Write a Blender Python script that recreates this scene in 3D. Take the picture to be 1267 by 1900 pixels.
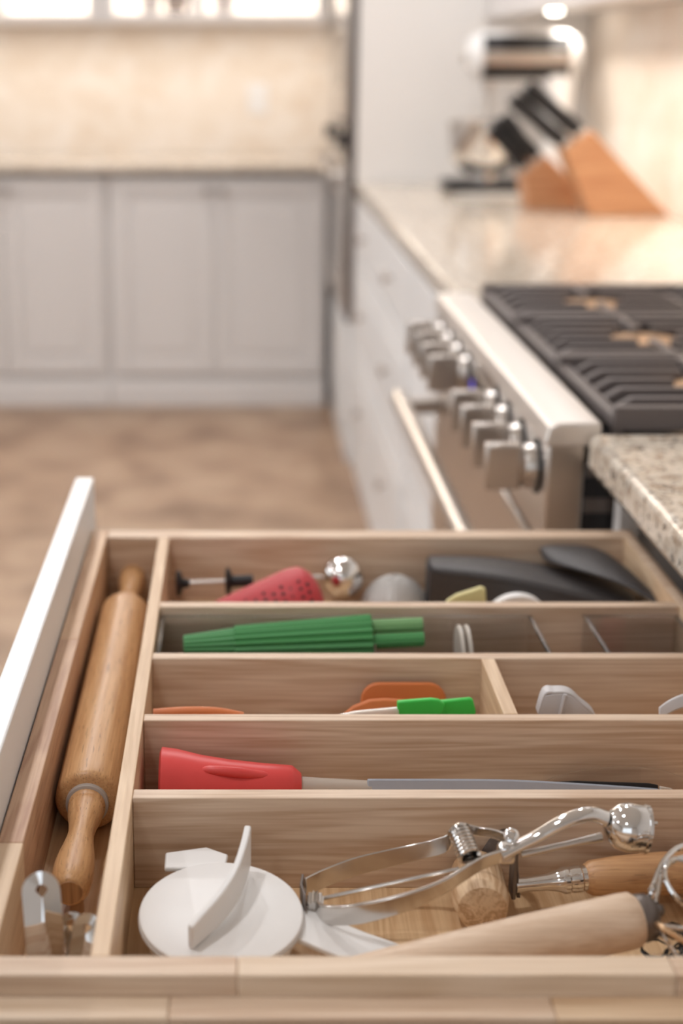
import bpy, math, random
from mathutils import Vector, Matrix
random.seed(7)
for o in list(bpy.data.objects): bpy.data.objects.remove(o, do_unlink=True)
S = bpy.context.scene
COL = S.collection
PI = math.pi

# ------------------------------------------------------------------ camera
cd = bpy.data.cameras.new('camera')
cam = bpy.data.objects.new('camera', cd); COL.objects.link(cam)
cam.location = (0, 0, 1.294)
cam.rotation_euler = (PI/2 - math.atan(845/2830), 0, 0)
cd.sensor_fit = 'VERTICAL'; cd.sensor_height = 36; cd.sensor_width = 24
cd.lens = 36*2830/1900
cd.shift_x = (633.5-440)/1900
cd.clip_start = .05
cd.dof.use_dof = True; cd.dof.focus_distance = 1.04; cd.dof.aperture_fstop = 3.8
S.camera = cam

# ------------------------------------------------------------------ world, exposure
w = bpy.data.worlds.new('world'); S.world = w; w.use_nodes = True
w.node_tree.nodes['Background'].inputs[0].default_value = (.85, .92, 1, 1)
w.node_tree.nodes['Background'].inputs[1].default_value = 1.0
S.view_settings.view_transform = 'Standard'; S.view_settings.look = 'None'
S.view_settings.gamma = 1; S.view_settings.use_curve_mapping = False
S.view_settings.exposure = 0.1

def area(name, loc, rot, sx, sy, power, col, shape='RECTANGLE', spread=PI):
    l = bpy.data.lights.new(name, 'AREA'); l.shape = shape; l.size = sx
    if shape in ('RECTANGLE', 'ELLIPSE'): l.size_y = sy
    l.energy = power; l.color = col; l.spread = spread
    o = bpy.data.objects.new(name, l); COL.objects.link(o)
    o.location = loc; o.rotation_euler = rot
    return o
DAY = (.87, .94, 1.0); WARM = (1, .92, .83); CAN = (.985, .985, 1)
# daylight through the windows of the left wall and of the wall behind the camera
area('window_daylight', (-3.36, 2.2, 1.55), (0, -PI/2, 0), 1.5, 2.6, 18, DAY)
area('window_daylight', (-1.2, -2.56, 1.6), (PI/2, 0, 0), 2.6, 1.5, 4, DAY)
CANS = [(-2.3, .2, 8), (-2.3, 2.0, 9), (-2.3, 3.8, 7), (-.7, -.9, 4), (-.5, .75, 8), (-.5, 2.3, 10), (-.5, 3.9, 11), (-.6, 5.2, 10), (.35, 3.0, 8), (.6, 4.2, 4)]
for x, y, pw in CANS:
    area('ceiling_can_light', (x, y, 2.585), (0, 0, 0), .14, .14, pw, CAN, 'DISK')
# strips under the wall cabinets
area('under_cabinet_light', (-.35, 6.16, 1.395), (0, 0, 0), 2.2, .05, 3.2, WARM)
area('under_cabinet_light', (.95, 3.7, 1.395), (0, 0, 0), .05, 2.0, 4.6, WARM, 'RECTANGLE', math.radians(115))

# ------------------------------------------------------------------ materials
def lin(c):
    c = c/255
    return c/12.92 if c <= .04045 else ((c+.055)/1.055)**2.4
def rgb(r, g, b): return (lin(r), lin(g), lin(b), 1)
def newmat(name):
    m = bpy.data.materials.new(name); m.use_nodes = True
    return m, m.node_tree, m.node_tree.nodes['Principled BSDF']
def plain(name, col, rough=.5, metal=0, spec=.5, bump=0, bscale=200, var=0, trans=0, ior=1.45, coat=0, sss=0):
    m, nt, b = newmat(name)
    b.inputs['Base Color'].default_value = col
    b.inputs['Roughness'].default_value = rough
    b.inputs['Metallic'].default_value = metal
    b.inputs['Specular IOR Level'].default_value = spec
    b.inputs['IOR'].default_value = ior
    b.inputs['Transmission Weight'].default_value = trans
    b.inputs['Coat Weight'].default_value = coat
    if bump or var:
        tc = nt.nodes.new('ShaderNodeTexCoord'); n = nt.nodes.new('ShaderNodeTexNoise')
        n.inputs['Scale'].default_value = bscale; n.inputs['Detail'].default_value = 3
        nt.links.new(tc.outputs['Object'], n.inputs['Vector'])
        if bump:
            bp = nt.nodes.new('ShaderNodeBump'); bp.inputs['Strength'].default_value = bump; bp.inputs['Distance'].default_value = .001
            nt.links.new(n.outputs['Fac'], bp.inputs['Height']); nt.links.new(bp.outputs['Normal'], b.inputs['Normal'])
        if var:
            mx = nt.nodes.new('ShaderNodeMix'); mx.data_type = 'RGBA'
            mx.inputs['A'].default_value = tuple(c*(1-var) for c in col[:3])+(1,)
            mx.inputs['B'].default_value = tuple(min(1, c*(1+var)) for c in col[:3])+(1,)
            nt.links.new(n.outputs['Fac'], mx.inputs['Factor']); nt.links.new(mx.outputs['Result'], b.inputs['Base Color'])
    return m
def ramp_nodes(nt, stops):
    r = nt.nodes.new('ShaderNodeValToRGB')
    el = r.color_ramp.elements
    while len(el) < len(stops): el.new(.5)
    for e, (p, c) in zip(el, stops): e.position = p; e.color = c
    return r
def wood(name, light, dark, axis=0, fine=1.0, rough=.45, pores=0, rings=.35, seed=0):
    m, nt, b = newmat(name)
    N = nt.nodes.new; L = nt.links.new
    tc = N('ShaderNodeTexCoord'); mp = N('ShaderNodeMapping')
    sc = [34*fine]*3; sc[axis] = 2.2*fine
    mp.inputs['Scale'].default_value = sc; mp.inputs['Location'].default_value = (seed*3.1, seed*1.7, seed*2.3)
    L(tc.outputs['Object'], mp.inputs['Vector'])
    n1 = N('ShaderNodeTexNoise'); n1.inputs['Scale'].default_value = 1; n1.inputs['Detail'].default_value = 3; n1.inputs['Distortion'].default_value = .8
    L(mp.outputs[0], n1.inputs['Vector'])
    mp2 = N('ShaderNodeMapping'); sc2 = [420*fine]*3; sc2[axis] = 14*fine
    mp2.inputs['Scale'].default_value = sc2; L(tc.outputs['Object'], mp2.inputs['Vector'])
    n2 = N('ShaderNodeTexNoise'); n2.inputs['Scale'].default_value = 1; n2.inputs['Detail'].default_value = 2
    L(mp2.outputs[0], n2.inputs['Vector'])
    # rings: bands of the first noise
    mu = N('ShaderNodeMath'); mu.operation = 'MULTIPLY'; mu.inputs[1].default_value = 38; L(n1.outputs['Fac'], mu.inputs[0])
    si = N('ShaderNodeMath'); si.operation = 'SINE'; L(mu.outputs[0], si.inputs[0])
    ma = N('ShaderNodeMath'); ma.operation = 'MULTIPLY_ADD'; ma.inputs[1].default_value = rings*.5; L(si.outputs[0], ma.inputs[0]); L(n2.outputs['Fac'], ma.inputs[2])
    r = ramp_nodes(nt, [(.2, dark), (.75, light)]); L(ma.outputs[0], r.inputs[0])
    out = r.outputs[0]
    if pores:
        mp3 = N('ShaderNodeMapping'); s3 = [900*fine]*3; s3[axis] = 45*fine
        mp3.inputs['Scale'].default_value = s3; L(tc.outputs['Object'], mp3.inputs['Vector'])
        n3 = N('ShaderNodeTexNoise'); n3.inputs['Scale'].default_value = 1; n3.inputs['Detail'].default_value = 1; L(mp3.outputs[0], n3.inputs['Vector'])
        r3 = ramp_nodes(nt, [(.64, (0, 0, 0, 1)), (.70, (1, 1, 1, 1))]); L(n3.outputs['Fac'], r3.inputs[0])
        mx = N('ShaderNodeMix'); mx.data_type = 'RGBA'; mx.inputs['B'].default_value = tuple(c*.35 for c in dark[:3])+(1,)
        sm = N('ShaderNodeMath'); sm.operation = 'MULTIPLY'; sm.inputs[1].default_value = pores; L(r3.outputs[0], sm.inputs[0])
        L(sm.outputs[0], mx.inputs['Factor']); L(out, mx.inputs['A']); out = mx.outputs['Result']
    L(out, b.inputs['Base Color'])
    bp = N('ShaderNodeBump'); bp.inputs['Strength'].default_value = .12; bp.inputs['Distance'].default_value = .0005
    L(n2.outputs['Fac'], bp.inputs['Height']); L(bp.outputs['Normal'], b.inputs['Normal'])
    b.inputs['Roughness'].default_value = rough
    return m
def granite(name):
    m, nt, b = newmat(name); N = nt.nodes.new; L = nt.links.new
    tc = N('ShaderNodeTexCoord')
    def noise(sc, det, dist=0):
        n = N('ShaderNodeTexNoise'); n.inputs['Scale'].default_value = sc; n.inputs['Detail'].default_value = det; n.inputs['Distortion'].default_value = dist
        L(tc.outputs['Object'], n.inputs['Vector']); return n
    a = noise(55, 5, .6); r = ramp_nodes(nt, [(.30, rgb(172, 152, 132)), (.45, rgb(210, 195, 177)), (.60, rgb(230, 220, 206)), (.75, rgb(196, 172, 146))]); L(a.outputs['Fac'], r.inputs[0])
    c = noise(85, 4, 1.4); rc = ramp_nodes(nt, [(.57, (0, 0, 0, 1)), (.62, (1, 1, 1, 1))]); L(c.outputs['Fac'], rc.inputs[0])
    mx = N('ShaderNodeMix'); mx.data_type = 'RGBA'; mx.inputs['B'].default_value = rgb(92, 84, 78)
    L(rc.outputs[0], mx.inputs['Factor']); L(r.outputs[0], mx.inputs['A'])
    d = noise(300, 3, .5); rd = ramp_nodes(nt, [(.62, (0, 0, 0, 1)), (.68, (1, 1, 1, 1))]); L(d.outputs['Fac'], rd.inputs[0])
    m2 = N('ShaderNodeMix'); m2.data_type = 'RGBA'; m2.inputs['B'].default_value = rgb(140, 118, 96)
    L(rd.outputs[0], m2.inputs['Factor']); L(mx.outputs['Result'], m2.inputs['A']); L(m2.outputs['Result'], b.inputs['Base Color'])
    b.inputs['Roughness'].default_value = .12
    return m
def mottled(name, cols, scale, rough, det=5, joints=None):
    m, nt, b = newmat(name); N = nt.nodes.new; L = nt.links.new
    tc = N('ShaderNodeTexCoord'); n = N('ShaderNodeTexNoise'); n.inputs['Scale'].default_value = scale; n.inputs['Detail'].default_value = det; n.inputs['Distortion'].default_value = .7
    L(tc.outputs['Object'], n.inputs['Vector'])
    k = len(cols); r = ramp_nodes(nt, [(.3+.4*i/(k-1), c) for i, c in enumerate(cols)]); L(n.outputs['Fac'], r.inputs[0])
    L(r.outputs[0], b.inputs['Base Color']); b.inputs['Roughness'].default_value = rough
    return m
def emit(name, col, s):
    m, nt, b = newmat(name); b.inputs['Base Color'].default_value = col
    b.inputs['Emission Color'].default_value = col; b.inputs['Emission Strength'].default_value = s
    return m
M = {}
ML, MD = rgb(222, 198, 174), rgb(196, 164, 136)
M['maple_x'] = wood('maple_x', ML, MD, 0)
M['maple_y'] = wood('maple_y', ML, MD, 1)
M['maple_x2'] = wood('maple_x2', rgb(222, 194, 162), rgb(200, 166, 132), 0, seed=3)
M['maple_x3'] = wood('maple_x3', rgb(230, 208, 184), rgb(212, 186, 158), 0, seed=6)
M['maple_y2'] = wood('maple_y2', rgb(204, 166, 134), rgb(172, 128, 98), 1, seed=2)
M['maple_y3'] = wood('maple_y3', rgb(214, 178, 142), rgb(190, 148, 112), 1, seed=5)
M['maple_y4'] = wood('maple_y4', rgb(226, 198, 166), rgb(204, 172, 138), 1, seed=8)
M['ply'] = wood('ply', rgb(226, 192, 150), rgb(204, 164, 122), 1, seed=4)
M['rubberwood'] = wood('rubberwood', rgb(218, 172, 122), rgb(188, 138, 92), 1, 1.2, .4, pores=.55, rings=.15)
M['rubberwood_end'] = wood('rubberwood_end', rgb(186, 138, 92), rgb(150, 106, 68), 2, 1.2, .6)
M['beech'] = wood('beech', rgb(226, 202, 178), rgb(206, 176, 148), 0, 1.2, .5, pores=.12, rings=.2)
M['beech_y'] = wood('beech_y', rgb(230, 200, 164), rgb(196, 158, 120), 1, 1.6, .55, rings=.5)
M['oak'] = wood('oak', rgb(210, 164, 118), rgb(184, 134, 92), 0, 1.2, .4, pores=.3, rings=.2)
M['cherry'] = wood('cherry', rgb(202, 150, 108), rgb(178, 122, 84), 0, .6, .4)
M['white_paint'] = plain('white_paint', rgb(240, 240, 240), .35, bump=.05, bscale=300)
M['greige_paint'] = plain('greige_paint', rgb(222, 217, 214), .4, bump=.03, bscale=200)
M['cool_paint'] = plain('cool_paint', rgb(232, 232, 232), .38, bump=.03, bscale=200)
M['wall_paint'] = plain('wall_paint', rgb(236, 232, 228), .7, bump=.05, bscale=120)
M['ceiling_paint'] = plain('ceiling_paint', rgb(240, 238, 234), .8, bump=.05, bscale=120)
M['granite'] = granite('granite')
M['floor_tile'] = mottled('floor_tile', [rgb(126, 98, 76), rgb(160, 131, 106), rgb(182, 156, 130)], 4.5, .35)
M['backsplash'] = mottled('backsplash', [rgb(232, 216, 198), rgb(240, 228, 214), rgb(245, 236, 226)], 9, .35)
M['stainless'] = plain('stainless', rgb(200, 194, 188), .28, 1, bump=.04, bscale=400)
M['lit_bullnose_steel'] = plain('lit_bullnose_steel', rgb(226, 220, 214), .42, 1, bump=.04, bscale=400)  # paler than stainless: bright reflection on the bullnose top put into the colour
M['steel_dark'] = plain('steel_dark', rgb(120, 112, 108), .4, .8, bump=.04, bscale=300)
M['chrome'] = plain('chrome', rgb(226, 224, 222), .06, 1, var=.02, bscale=40)
M['worn_chrome'] = plain('worn_chrome', rgb(206, 202, 198), .16, 1, var=.05, bscale=60)
M['nickel'] = plain('nickel', rgb(186, 178, 172), .3, 1, var=.04)
M['iron'] = plain('iron', rgb(104, 96, 94), .38, 0, bump=.3, bscale=500)
M['enamel'] = plain('enamel', rgb(34, 32, 33), .25, var=.05)
M['black_plastic'] = plain('black_plastic', rgb(30, 29, 31), .4, bump=.05)
M['black_glass'] = plain('black_glass', rgb(26, 24, 26), .08, var=.03)
M['leather'] = plain('leather', rgb(58, 54, 54), .42, bump=.35, bscale=700)
M['white_plastic'] = plain('white_plastic', rgb(240, 238, 236), .4, bump=.03, bscale=100)
M['grey_plastic'] = plain('grey_plastic', rgb(206, 202, 202), .4, bump=.04, bscale=100)
M['slate_plastic'] = plain('slate_plastic', rgb(168, 174, 186), .28, var=.04)
M['red'] = plain('red', rgb(218, 74, 72), .38, var=.04, bscale=60)
M['dark_red'] = plain('dark_red', rgb(190, 60, 66), .5, var=.06, bscale=60)
M['green'] = plain('green', rgb(74, 146, 84), .45, var=.05, bscale=60)
M['pale_green'] = plain('pale_green', rgb(122, 168, 112), .45, var=.05, bscale=60)
M['bright_green'] = plain('bright_green', rgb(60, 196, 78), .4, var=.04, bscale=60)
M['orange'] = plain('orange', rgb(206, 116, 62), .5, var=.05, bscale=60)
M['clear'] = plain('clear', (1, 1, 1, 1), .03, trans=1, ior=1.4, var=0)
M['frosted'] = plain('frosted', rgb(232, 224, 214), .3, trans=.5, ior=1.3)
M['glass'] = plain('glass', (1, 1, 1, 1), .0, trans=1, ior=1.02)
M['yellow_paper'] = plain('yellow_paper', rgb(216, 206, 150), .6, var=.08, bscale=80)
M['silver_mesh'] = plain('silver_mesh', rgb(206, 203, 200), .5, .5, var=.04)
M['ash_bush'] = plain('ash_bush', rgb(186, 178, 172), .45, var=.04)
M['brass'] = plain('brass', rgb(214, 178, 140), .35, .8, var=.05)
M['cup'] = plain('cup', rgb(150, 146, 146), .3, var=.05)
M['lamp_on'] = emit('lamp_on', (1, .93, .82, 1), 14)
M['shelf_lit'] = plain('shelf_lit', rgb(244, 240, 234), .5, var=.02)
M['blue_led'] = emit('blue_led', (.12, .1, .6, 1), .8)

# ------------------------------------------------------------------ geometry helpers
V = Vector
class G:
    def __init__(s): s.v = []; s.f = []
    def add(s, vs, fs):
        k = len(s.v); s.v += [tuple(p) for p in vs]; s.f += [[i+k for i in q] for q in fs]; return s
    def box(s, a, b):
        x0, y0, z0 = (min(a[i], b[i]) for i in range(3)); x1, y1, z1 = (max(a[i], b[i]) for i in range(3))
        return s.add([(x0,y0,z0),(x1,y0,z0),(x1,y1,z0),(x0,y1,z0),(x0,y0,z1),(x1,y0,z1),(x1,y1,z1),(x0,y1,z1)],
                     [(3,2,1,0),(4,5,6,7),(0,1,5,4),(1,2,6,5),(2,3,7,6),(3,0,4,7)])
    def prism(s, pts, off):
        """polygon of 3D points pushed along off"""
        n = len(pts); off = V(off); a = [V(p) for p in pts]
        nn = V((0,0,0))
        for i in range(n): nn += a[i].cross(a[(i+1) % n])
        if nn.dot(off) > 0: a.reverse()
        return s.add(a+[p+off for p in a], [tuple(range(n)), tuple(range(2*n-1, n-1, -1))]+[((i+1) % n, i, n+i, n+(i+1) % n) for i in range(n)])
    def rings(s, rs, cap=True, closed=False):
        n = len(rs[0]); k = len(rs); vs = [p for r in rs for p in r]; fs = []
        for j in range(k if closed else k-1):
            j2 = (j+1) % k
            for i in range(n):
                i2 = (i+1) % n; fs.append((j*n+i, j*n+i2, j2*n+i2, j2*n+i))
        if cap and not closed: fs += [tuple(range(n-1, -1, -1)), tuple(range((k-1)*n, k*n))]
        return s.add(vs, fs)
    def lathe(s, p0, axis, prof, n=32, flutes=0, depth=0, squash=1, phase=0, cap=True):
        """prof: (distance along the axis, radius)"""
        p0 = V(p0); ax = V(axis).normalized()
        u = ax.cross(V((0,0,1)) if abs(ax.z) < .9 else V((1,0,0))).normalized(); w = ax.cross(u)
        rs = []
        for t, r in prof:
            ring = []
            for i in range(n):
                a = 2*PI*i/n+phase; q = r*(1-depth*(.5-.5*math.cos(flutes*a))) if flutes else r
                ring.append(p0+ax*t+u*(q*math.cos(a))+w*(q*squash*math.sin(a)))
            rs.append(ring)
        return s.rings(rs, cap)
    def tube(s, pts, r, n=10, closed=False, flat=1, up=None):
        P = [V(p) for p in pts]; k = len(P); rad = r if isinstance(r, (list, tuple)) else [r]*k; rs = []
        ref = None
        for i in range(k):
            a = P[(i-1) % k] if (closed or i) else P[i]; b = P[(i+1) % k] if (closed or i < k-1) else P[i]
            t = (b-a).normalized()
            if ref is None: ref = V(up) if up else (V((0,0,1)) if abs(t.z) < .9 else V((1,0,0)))
            u = t.cross(ref).normalized(); w = u.cross(t)
            if not up: ref = w
            rs.append([P[i]+u*(rad[i]*math.cos(2*PI*j/n))+w*(rad[i]*flat*math.sin(2*PI*j/n)) for j in range(n)])
        return s.rings(rs, True, closed)
    def ribbon(s, pts, hs, th, hdir=(0,0,1)):
        """strip standing on edge: centre points, heights, thickness; hdir the height direction"""
        P = [V(p) for p in pts]; hd = V(hdir).normalized(); rs = []
        k = len(P); H = hs if isinstance(hs, (list, tuple)) else [hs]*k
        for i in range(k):
            t = (P[min(i+1, k-1)]-P[max(i-1, 0)]).normalized(); nrm = t.cross(hd).normalized()
            a = hd*(H[i]/2); b = nrm*(th/2); rs.append([P[i]-a-b, P[i]-a+b, P[i]+a+b, P[i]+a-b])
        return s.rings(rs)
    def ball(s, c, r, n=24, m=14, sc=(1,1,1), t0=0, t1=PI):
        c = V(c); rs = []
        for j in range(m+1):
            t = t0+(t1-t0)*j/m; t = min(max(t, 1e-3), PI-1e-3)
            rs.append([c+V((r*sc[0]*math.sin(t)*math.cos(2*PI*i/n), r*sc[1]*math.sin(t)*math.sin(2*PI*i/n), r*sc[2]*math.cos(t))) for i in range(n)][::-1])
        return s.rings(rs)
def smooth_path(pts, k=6):
    P = [V(p) for p in pts]; out = []
    for i in range(len(P)-1):
        a, b, c, d = P[max(i-1, 0)], P[i], P[i+1], P[min(i+2, len(P)-1)]
        for j in range(k):
            t = j/k; out.append(.5*((2*b)+(c-a)*t+(2*a-5*b+4*c-d)*t*t+(3*b-a-3*c+d)*t**3))
    out.append(P[-1]); return out
def lerp_list(vals, k=6):
    out = []
    for i in range(len(vals)-1):
        for j in range(k): out.append(vals[i]+(vals[i+1]-vals[i])*j/k)
    return out+[vals[-1]]
def wloc(o):
    l = V((0,0,0))
    while o: l += o.location; o = o.parent
    return l
def mk(name, g, mat, parent=None, bev=0, sub=0, ang=38, origin=None):
    off = wloc(parent) if parent else (V(origin) if origin else V((0,0,0)))
    me = bpy.data.meshes.new(name)
    me.from_pydata([tuple(V(p)-off) for p in g.v], [], g.f); me.validate()
    me.polygons.foreach_set('use_smooth', [True]*len(me.polygons))
    me.set_sharp_from_angle(angle=math.radians(ang))
    me.materials.append(M[mat] if isinstance(mat, str) else mat)
    o = bpy.data.objects.new(name, me); COL.objects.link(o)
    if parent: o.parent = parent
    elif origin: o.location = origin
    if bev:
        b = o.modifiers.new('bevel', 'BEVEL'); b.width = bev; b.segments = 2; b.limit_method = 'ANGLE'; b.angle_limit = math.radians(50); b.harden_normals = False
    if sub:
        u = o.modifiers.new('subsurf', 'SUBSURF'); u.levels = sub; u.render_levels = sub
    return o
def bx(name, a, b, mat, parent=None, bev=.0008): return mk(name, G().box(a, b), mat, parent, bev)
def thing(name, label, cat, loc, group=None):
    o = bpy.data.objects.new(name, None); COL.objects.link(o); o.location = loc; o.empty_display_size = .03
    o['label'] = label; o['category'] = cat
    if group: o['group'] = group
    return o
def tag(o, label, cat, group=None):
    o['label'] = label; o['category'] = cat
    if group: o['group'] = group
    return o
def struct(o): o['kind'] = 'structure'; return o
def dup(o, delta, parent=None, label=None):
    c = o.copy(); COL.objects.link(c); c.parent = parent
    c.location = o.location+V(delta)
    if label: c['label'] = label
    for ch in o.children: dup(ch, (0,0,0), c)
    return c

# ------------------------------------------------------------------ room shell
XW, YB, XL, YN, ZC = 1.09, 6.38, -3.4, -2.6, 2.6
struct(bx('floor', (XL-.1, YN-.1, -.05), (XW+.1, YB+.1, 0), 'floor_tile', bev=0))
struct(bx('ceiling', (XL-.1, YN-.1, ZC), (XW+.1, YB+.1, ZC+.06), 'ceiling_paint', bev=0))
wb = struct(bx('wall_back', (XL-.1, YB, 0), (XW+.1, YB+.1, ZC), 'wall_paint', bev=0))
wr = struct(bx('wall_right', (XW, YN, 0), (XW+.1, YB, ZC), 'wall_paint', bev=0))
bx('backsplash', (-1.9, YB-.008, .914), (.40, YB, 1.413), 'backsplash', wb, 0)
bx('backsplash', (XW-.008, -.4, .914), (XW, 4.9, 1.42), 'backsplash', wr, 0)
wl = G()
for a, b in (((XL-.1, YN, 0), (XL, YB, .8)), ((XL-.1, YN, 2.3), (XL, YB, ZC)), ((XL-.1, YN, .8), (XL, .9, 2.3)), ((XL-.1, 3.5, .8), (XL, YB, 2.3))): wl.box(a, b)
struct(mk('wall_left', wl, 'wall_paint'))
wn = G()
for a, b in (((XL, YN-.1, 0), (XW, YN, .85)), ((XL, YN-.1, 2.35), (XW, YN, ZC)), ((XL, YN-.1, .85), (-2.5, YN, 2.35)), ((.1, YN-.1, .85), (XW, YN, 2.35))): wn.box(a, b)
struct(mk('wall_front', wn, 'wall_paint'))
g = G()
for y in (.9, 2.17, 3.44): g.box((XL-.09, y, .8), (XL-.03, y+.06, 2.3))
for z in (.8, 2.24): g.box((XL-.09, .96, z), (XL-.03, 3.44, z+.06))
struct(mk('window_1', g, 'white_paint', bev=.003))
g = G()
for x in (-2.5, -1.23, .04): g.box((x, YN-.09, .85), (x+.06, YN-.03, 2.35))
for z in (.85, 2.29): g.box((-2.44, YN-.09, z), (.04, YN-.03, z+.06))
struct(mk('window_2', g, 'white_paint', bev=.003))
# ------------------------------------------------------------------ knobs shared by the cabinets
def cab_knob(p, d, parent):
    return mk('knob', G().lathe(p, d, [(0, .006), (.010, .005), (.014, .012), (.020, .015), (.026, .012), (.027, .001)], 16), 'nickel', parent)
def shaker(name, x0, x1, z0, z1, y, mat, parent, glass=False, rail=.055):
    """door in the XZ plane, front at y, looking towards -Y"""
    g = G()
    g.box((x0, y, z0), (x0+rail, y+.02, z1)).box((x1-rail, y, z0), (x1, y+.02, z1))
    g.box((x0+rail, y, z0), (x1-rail, y+.02, z0+rail)).box((x0+rail, y, z1-rail), (x1-rail, y+.02, z1))
    d = mk(name, g, mat, parent, .002)
    if glass: mk('pane', G().box((x0+rail-.004, y+.008, z0+rail-.004), (x1-rail+.004, y+.012, z1-rail+.004)), 'glass', d)
    else:
        g = G().box((x0+rail, y+.008, z0+rail), (x1-rail, y+.018, z1-rail))
        q = .03; g.box((x0+rail+q, y+.003, z0+rail+q), (x1-rail-q, y+.010, z1-rail-q))
        mk('panel', g, mat, d, .002)
    return d

# ------------------------------------------------------------------ back run: base cabinets, counter, wall cabinets
YF = 5.76
doors = [(-.876, -.507), (-.462, -.087), (-.083, .322)]
def base_cab(x0, x1, ds, label):
    t = thing('base_cabinet', label, 'cabinet', ((x0+x1)/2, 6.07, 0), 'base cabinets along the back wall')
    bx('carcass', (x0, YF+.02, .11), (x1, YB-.01, .872), 'greige_paint', t, .001)
    bx('toe_kick', (x0, YF+.012, 0), (x1, YF+.03, .108), 'greige_paint', t, .001)
    bx('toe_molding', (x0, YF-.006, .0), (x1, YF+.012, .085), 'greige_paint', t, .004)
    for a, b, ks in ds:
        d = shaker('door', a, b, .128, .855, YF, 'greige_paint', t)
        cab_knob((ks, YF, .815), (0, -1, 0), d)
base_cab(-1.31, -.485, [(-1.285, -.882, -.905), (-.876, -.507, -.850)], 'pale greige base cabinet at the left edge by the backsplash')
base_cab(-.482, .336, [(-.462, -.087, -.115), (-.083, .322, -.055)], 'pale greige double door base cabinet nearest the wall ovens')
base_cab(-1.9, -1.313, [(-1.88, -1.33, -1.36)], 'pale greige single door base cabinet beyond the left edge')
tag(mk('countertop', G().box((-1.92, YF-.03, .884), (.345, YB-.009, .914)), 'granite', bev=.006), 'narrow strip of granite countertop along the back wall', 'countertop')
def wall_cab(x0, x1, ds, label):
    t = thing('wall_cabinet', label, 'cabinet', ((x0+x1)/2, 6.2, 1.413), 'glass door cabinets on the back wall')
    y0 = 6.05
    bx('bottom_panel', (x0, y0, 1.413), (x1, YB-.009, 1.435), 'greige_paint', t)
    bx('back_panel', (x0+.018, YB-.02, 1.435), (x1-.018, YB-.009, 2.18), 'shelf_lit', t)
    bx('side_panel', (x0, y0, 1.435), (x0+.018, YB-.009, 2.18), 'greige_paint', t)
    bx('side_panel', (x1-.018, y0, 1.435), (x1, YB-.009, 2.18), 'greige_paint', t)
    bx('top_panel', (x0, y0, 2.18), (x1, YB-.009, 2.2), 'greige_paint', t)
    bx('face_stile', (x0, y0-.018, 1.413), (x0+.022, y0, 2.2), 'greige_paint', t); bx('face_stile', (x1-.022, y0-.018, 1.413), (x1, y0, 2.2), 'greige_paint', t)
    for a, b in ds: shaker('door', a, b, 1.42, 2.19, y0-.04, 'greige_paint', t, True, .03)
    l = bpy.data.lights.new('cabinet_lamp', 'AREA'); l.shape = 'RECTANGLE'; l.size = (x1-x0)*.8; l.size_y = .05; l.energy = 22; l.color = (1, .93, .84)
    o = bpy.data.objects.new('cabinet_lamp', l); COL.objects.link(o); o.location = ((x0+x1)/2, 6.2, 2.17); o.parent = None
wall_cab(-1.30, -.51, [(-1.28, -.90), (-.895, -.53)], 'wall cabinet with brightly lit glass door at top left')
wall_cab(-.507, .345, [(-.49, -.15), (-.145, .325)], 'wall cabinet with lit glass doors and dishes above the outlet')
def cup(x, y, z, r, h, label, mat='cup'):
    tag(mk('cup', G().lathe((x, y, z), (0, 0, 1), [(0, r*.6), (.004, r*.7), (h*.5, r*.95), (h, r), (h-.002, r*.93), (h*.5, r*.88), (.008, r*.6), (.0081, .001)], 24), mat, origin=None), label, 'cup')
cup(-.335, 6.2, 1.436, .045, .12, 'grey cup on the left inside the lit cabinet above the outlet')
cup(-.235, 6.22, 1.436, .048, .10, 'darker grey cup right of another cup in the lit cabinet', 'steel_dark')
cup(-.05, 6.2, 1.436, .05, .11, 'grey cup alone behind the wider lit glass door')
# outlet
t = thing('wall_outlet', 'white double outlet plate on the cream backsplash', 'outlet', (.083, YB-.008, 1.133))
bx('cover_plate', (.043, YB-.014, 1.073), (.123, YB-.008, 1.193), 'white_plastic', t, .002)
for z in (1.103, 1.147): bx('socket', (.066, YB-.016, z), (.10, YB-.013, z+.03), 'white_plastic', t, .002)

# ------------------------------------------------------------------ oven tower on the right, end of the run
t = thing('oven_tower', 'tall white cabinet tower beside the mixer housing the wall ovens', 'cabinet', (.73, 5.6, 0))
bx('carcass', (.375, 4.9, 0), (XW-.01, YB-.01, 2.4), 'wall_paint', t, .002)
bx('lower_drawer', (.355, 4.93, .12), (.374, 5.7, .44), 'cool_paint', t, .003)
bx('base_molding', (.362, 4.9, 0), (.374, 5.7, .1), 'cool_paint', t, .003)
t = thing('wall_oven', 'stainless double wall oven with bar handles seen edge on', 'oven', (.36, 5.3, .46))
bx('frame', (.352, 4.925, .47), (.374, 5.69, 1.9), 'steel_dark', t, .002)
for z0, z1 in ((.50, .98), (1.10, 1.62)):
    d = bx('door', (.338, 4.935, z0), (.351, 5.68, z1), 'stainless', t, .004)
    bx('window', (.3365, 5.08, z0+.1), (.3385, 5.55, z1-.13), 'black_glass', d, 0)
    h = mk('handle', G().tube([(.295, 4.98, z1-.05), (.295, 5.63, z1-.05)], .012, 12), 'stainless', d)
    for y in (5.03, 5.58): mk('bracket', G().tube([(.295, y, z1-.05), (.339, y, z1-.05)], .009, 8), 'stainless', d)
bx('control_strip', (.338, 4.935, .985), (.351, 5.68, 1.09), 'black_glass', t, .002)
for y in (5.0, 5.6): mk('dial', G().lathe((.338, y, 1.04), (-1, 0, 0), [(0, .022), (.024, .02), (.026, .001)], 20), 'black_plastic', t)

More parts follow.
